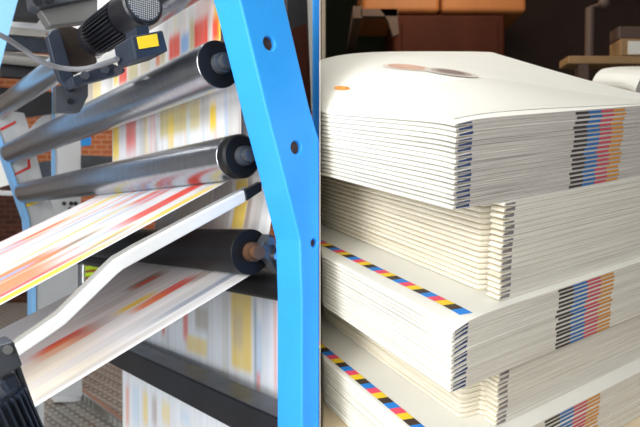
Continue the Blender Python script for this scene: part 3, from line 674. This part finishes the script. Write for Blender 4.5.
            cb = link('colour_bar', me2, [M[x] for x in MARK], o); cb['label'] = 'black, blue, red and orange printed blocks'
        return o
    def build(s, where, group):
        out = []
        for i in range(s.n):
            w = 'topmost brochure' if i == 0 else ('bottom brochure' if i == s.n-1 else ORD[i]+' brochure from the top')
            out.append(s.brochure(i, '%s, %s' % (w, where), group))
        return out
def patch(name, B, host, pts, m, label, nn=12, lift=.0009):
    """a printed patch lying on the top cover of a bundle, polygon in (a, b) measured from the corner, as a fan of strips"""
    q_ = []
    for p, z in zip(pts, pts[1:]+pts[:1]):
        m_ = max(1, int(math.hypot(z[0]-p[0], z[1]-p[1])/.03))
        q_ += [(p[0]+(z[0]-p[0])*t/m_, p[1]+(z[1]-p[1])*t/m_) for t in range(m_)]
    pts = q_; vs = []; fs = []; n = len(pts)
    ca = sum(p[0] for p in pts)/n; cb = sum(p[1] for p in pts)/n
    for r in range(nn+1):
        for (a, b) in pts:
            x = ca+(a-ca)*r/nn; y = cb+(b-cb)*r/nn
            k = B.n-.5+.468; vs.append(tuple(B.P(x, y, k)+EN*lift-host.location))
    for r in range(nn):
        for q in range(n):
            z = (q+1) % n; fs.append((r*n+q, r*n+z, (r+1)*n+z, (r+1)*n+q))
    me = bpy.data.meshes.new(name); me.from_pydata(vs, [], fs)
    for f in me.polygons: f.use_smooth = True
    o = link(name, me, m, host); o['label'] = label
    return o
def ell(ca, cb, ra, rb, rot=0, n=22):
    return [(ca+ra*math.cos(t)*math.cos(rot)-rb*math.sin(t)*math.sin(rot), cb+ra*math.cos(t)*math.sin(rot)+rb*math.sin(t)*math.cos(rot)) for t in [2*math.pi*k/n for k in range(n)]]
def colour_strip(B, host, a0, a1, b0, b1, n, skew):
    vs = []; fs = []; mm = []; k = B.n-.5+.468; seq = ['s_blue', 's_black', 's_yellow', 's_red']
    for c in range(n):
        for sub in range(3):
            y0 = b0+(b1-b0)*(c+sub/3)/n; y1 = b0+(b1-b0)*(c+(sub+1)/3)/n; q = len(vs)
            for a, y in ((a0, y0), (a1, y0+skew), (a1, y1+skew), (a0, y1)): vs.append(tuple(B.P(a, y, k)+EN*.0007-host.location))
            fs.append((q, q+1, q+2, q+3)); mm.append(c % 4)
    me = bpy.data.meshes.new('colour_strip'); me.from_pydata(vs, [], fs)
    for f, m_ in zip(me.polygons, mm): f.material_index = m_
    o = link('colour_strip', me, [M[x] for x in seq], host); o['label'] = 'strip of blue, black, yellow and red blocks'
    return o
def notch(depth, b1, b2, back):
    """chevron end piece near the corner, a dark groove, then the set back folded side"""
    def f(b):
        return depth*ss((b-b1)/.006)*(1-ss((b-b2)/.006))+back*ss((b-b1)/.01)
    return f
WM = ['paper', 'edge', 'cover', 'inkblue']; CM = ['cream', 'edge2', 'cover', 'foldgrey']
B1 = Bundle(0, 0, .0, .150, 17, .72, .75, droop=.005, bump=.155, wob=1.0, mats=WM, pinch=(.35, .03), wedge=(.006, .034), marks=(.308, .468), seed=1)
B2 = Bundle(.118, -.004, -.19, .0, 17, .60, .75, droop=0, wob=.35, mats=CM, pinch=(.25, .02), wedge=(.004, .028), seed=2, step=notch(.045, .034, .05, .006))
B3 = Bundle(-.014, -.022, -.325, -.19, 15, .74, .75, droop=.016, wob=.9, mats=['paper', 'edge2', 'cover', 'inkblue'], pinch=(.35, .03), wedge=(.006, .034), marks=(.285, .468), seed=3)
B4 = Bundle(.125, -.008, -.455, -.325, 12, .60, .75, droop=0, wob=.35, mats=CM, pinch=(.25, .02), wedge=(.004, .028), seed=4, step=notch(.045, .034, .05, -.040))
B5 = Bundle(-.028, -.042, -.58, -.455, 13, .75, .75, droop=.012, wob=.9, mats=['paper', 'edge2', 'cover', 'inkblue'], pinch=(.35, .03), wedge=(.006, .034), marks=(.258, .442), seed=5)
b1 = B1.build('uppermost bundle with colour marks', 'brochures in the uppermost bundle')
B2.build('cream set-back bundle under the uppermost bundle', 'brochures in the upper set-back bundle')
b3 = B3.build('middle bundle with colour strip on top', 'brochures in the middle bundle')
B4.build('cream set-back bundle under the middle bundle', 'brochures in the lower set-back bundle')
b5 = B5.build('lowest bundle, resting on the bench', 'brochures in the lowest bundle')
colour_strip(B3, b3[0], .038, .062, .022, .60, 26, -.008)
colour_strip(B5, b5[0], .014, .038, .02, .60, 26, -.008)
t1 = b1[0]
for k, (sc, mm, lb) in enumerate(((1, 'pink_pale', 'pale rim of the picture'), (.8, 'pink', 'blurred pinkish picture'))):
    patch('printed_picture', B1, t1, ell(.20, .37, .032*sc, .075*sc, .25), M[mm], lb, lift=.0009+.0004*k)
for k, (sc, mm, lb) in enumerate(((1.25, 'plum_pale', 'pale rim of the dark picture'), (.95, 'plum_mid', 'brownish ring of the dark picture'), (.65, 'plum', 'dark side of the picture'))):
    patch('printed_picture', B1, t1, ell(.245, .275, .034*sc, .05*sc, .5), M[mm], lb, lift=.0019+.0004*k)
patch('printed_spot', B1, t1, ell(.052, .43, .006, .035), M['spot'], 'small orange printed spot')
patch('tinted_panel', B1, t1, [(.015, .02), (.60, .012), (.60, .06), (.32, .22), (.12, .20)], M['grey_tint'], 'faintly tinted corner panel')  # pale grey patch on the cover, towards the near corner

# sloped packing bench
def clipx(poly, xmin):
    out = []
    for p, q in zip(poly, poly[1:]+poly[:1]):
        if p.x >= xmin: out.append(p)
        if (p.x >= xmin) != (q.x >= xmin): out.append(p.lerp(q, (xmin-p.x)/(q.x-p.x)))
    return out
bt = clipx([pos(a, b, -.5815) for a, b in ((-.6, -.3), (1.72, -.3), (1.72, 1.15), (-.6, 1.15))], .006)
root = thing('packing_bench', 'sloped beige bench under the pile of brochures', 'bench', (sum(p.x for p in bt)/len(bt), sum(p.y for p in bt)/len(bt), 0))
bm = NB(); prism(bm, bt, -EN*.035); bevel(from_bm('bench_top', bm, M['bench'], root), .004)
for (a, b) in ((.0, -.22), (1.64, -.22), (1.64, 1.05), (.52, 1.05)):
    p = pos(a, b, -.6165); p.x = max(p.x, .05); bm = NB(); bx(bm, (p.x-.03, p.y-.03, 0), (p.x+.03, p.y+.03, p.z+.012)); from_bm('leg', bm, M['dark_metal'], root)

# white brochures lying behind, right edge of the photo
BB = Bundle(1.30, .46, -.58, .232, 9, .30, .17, wob=.5, mats=WM, seed=9, bump=.05, droop=.03)
BB.build('pale pile behind at the right edge', 'brochures in the pile behind')

# dark background of the packing room
bm = NB(); bx(bm, (.02, 5.2, 0), (.62, 5.3, 4.2)); tag(from_bm('dark_curtain', bm, M['darkwall']), 'very dark green panel behind the pile, beside the divider', 'panel')
bm = NB(); bx(bm, (.012, 4.6, 0), (.045, 4.9, 4.2)); tag(from_bm('grey_post', bm, M['grey_rail']), 'narrow grey post at the divider behind the pile', 'post')
def zz(py, d): return H+(213.5-py)/F*d
def xx(px, d): return (px-320)/F*d
d0 = 4.2; x0 = xx(449, d0)
root = thing('brown_cabinet', 'dark brown cabinet blurred in the background behind the pile', 'cabinet', (x0, d0+.2, 0))
bm = NB(); bx(bm, (xx(394, d0), d0+.03, 0), (xx(507, d0), d0+.5, zz(12, d0)-.002)); bevel(from_bm('cabinet_body', bm, M['kraft_dark'], root), .03, 4)
bm = NB(); bx(bm, (xx(402, d0), d0+.012, .1), (xx(499, d0), d0+.03, zz(22, d0))); bevel(from_bm('cabinet_door', bm, M['kraft_dark'], root), .01)
for nm, xa, xb, yb in (('left', 362, 440, 11), ('right', 441.5, 527, 10)):
    bm = NB(); bx(bm, (xx(xa, d0), d0, zz(12, d0)), (xx(xb, d0), d0+.6, zz(-75, d0)))
    tag(bevel(from_bm('carton', bm, M['kraft']), .035, 4), 'orange-brown carton on the brown cabinet, %s of the two' % nm, 'carton', 'cartons on the brown cabinet')
bm = NB(); bx(bm, (xx(361, 4.0), 4.0, zz(16, 4.0)), (xx(398, 4.0), 4.06, zz(9, 4.0)))
root = thing('wall_bracket', 'small grey bracket beside the orange-brown roll', 'bracket', (xx(380, 4), 4.05, zz(30, 4)))
from_bm('bracket_arm', bm, M['pole'], root)
bm = NB(); prism(bm, [Vector((xx(x, 4.0), 4.0, zz(y, 4.0))) for x, y in ((380, 9), (397, 9), (399, 34), (393, 36), (388, 20))], Vector((0, .05, 0))); from_bm('bracket_brace', bm, M['pole'], root)
bm = NB(); bx(bm, (xx(353, 4.0), 4.0, zz(18, 4.0)), (xx(362, 4.0), 5.2, zz(6, 4.0))); from_bm('bracket_foot', bm, M['pole'], root)
# trestle with post and boxes at the right
d1 = 3.3
root = thing('wooden_trestle', 'tan wooden trestle shelf with upright post, right background', 'trestle', (xx(605, d1), d1, 0))
bm = NB(); bx(bm, (xx(566, d1), d1-.03, zz(65, d1)), (xx(700, d1), d1+.10, zz(57, d1))); bevel(from_bm('shelf', bm, M['wood'], root), .008)
bm = NB(); cyl(bm, (xx(589, d1), d1, zz(57, d1)), (xx(590, d1), d1, zz(8, d1)), .026, n=20); from_bm('upright_post', bm, M['pole'], root, True)
bm = NB(); bmesh.ops.create_uvsphere(bm, u_segments=20, v_segments=12, radius=.034); bmesh.ops.translate(bm, verts=bm.verts[:], vec=Vector((xx(604, d1), d1, zz(3, d1)))); from_bm('post_knob', bm, M['pole'], root, True)
bm = NB(); cyl(bm, (xx(590, d1), d1, zz(8, d1)), (xx(604, d1), d1, zz(3, d1)), .012, n=12); from_bm('post_arm', bm, M['pole'], root, True)
for x in (582, 690):
    bm = NB(); bx(bm, (xx(x-5, d1), d1-.02, 0), (xx(x+5, d1), d1+.03, zz(64, d1))); from_bm('leg', bm, M['pole'], root)
root = thing('carton', 'beige carton with white sheet on the trestle, right edge', 'carton', (xx(640, d1), d1, zz(57, d1)))
bm = NB(); bx(bm, (xx(618, d1), d1-.03, zz(57, d1)+.001), (xx(680, d1), d1+.10, zz(40, d1))); bevel(from_bm('carton_body', bm, M['wood'], root), .006)
bm = NB(); bx(bm, (xx(625, d1), d1-.036, zz(56, d1)), (xx(672, d1), d1-.03, zz(43, d1))); from_bm('white_sheet', bm, M['cover'], root, label='white sheet')
bm = NB(); bx(bm, (xx(617, d1), d1-.02, zz(40, d1)+.001), (xx(676, d1), d1+.09, zz(27, d1))); tag(bevel(from_bm('brown_box', bm, M['pole']), .01), 'dull brown box lying on the beige carton', 'box')
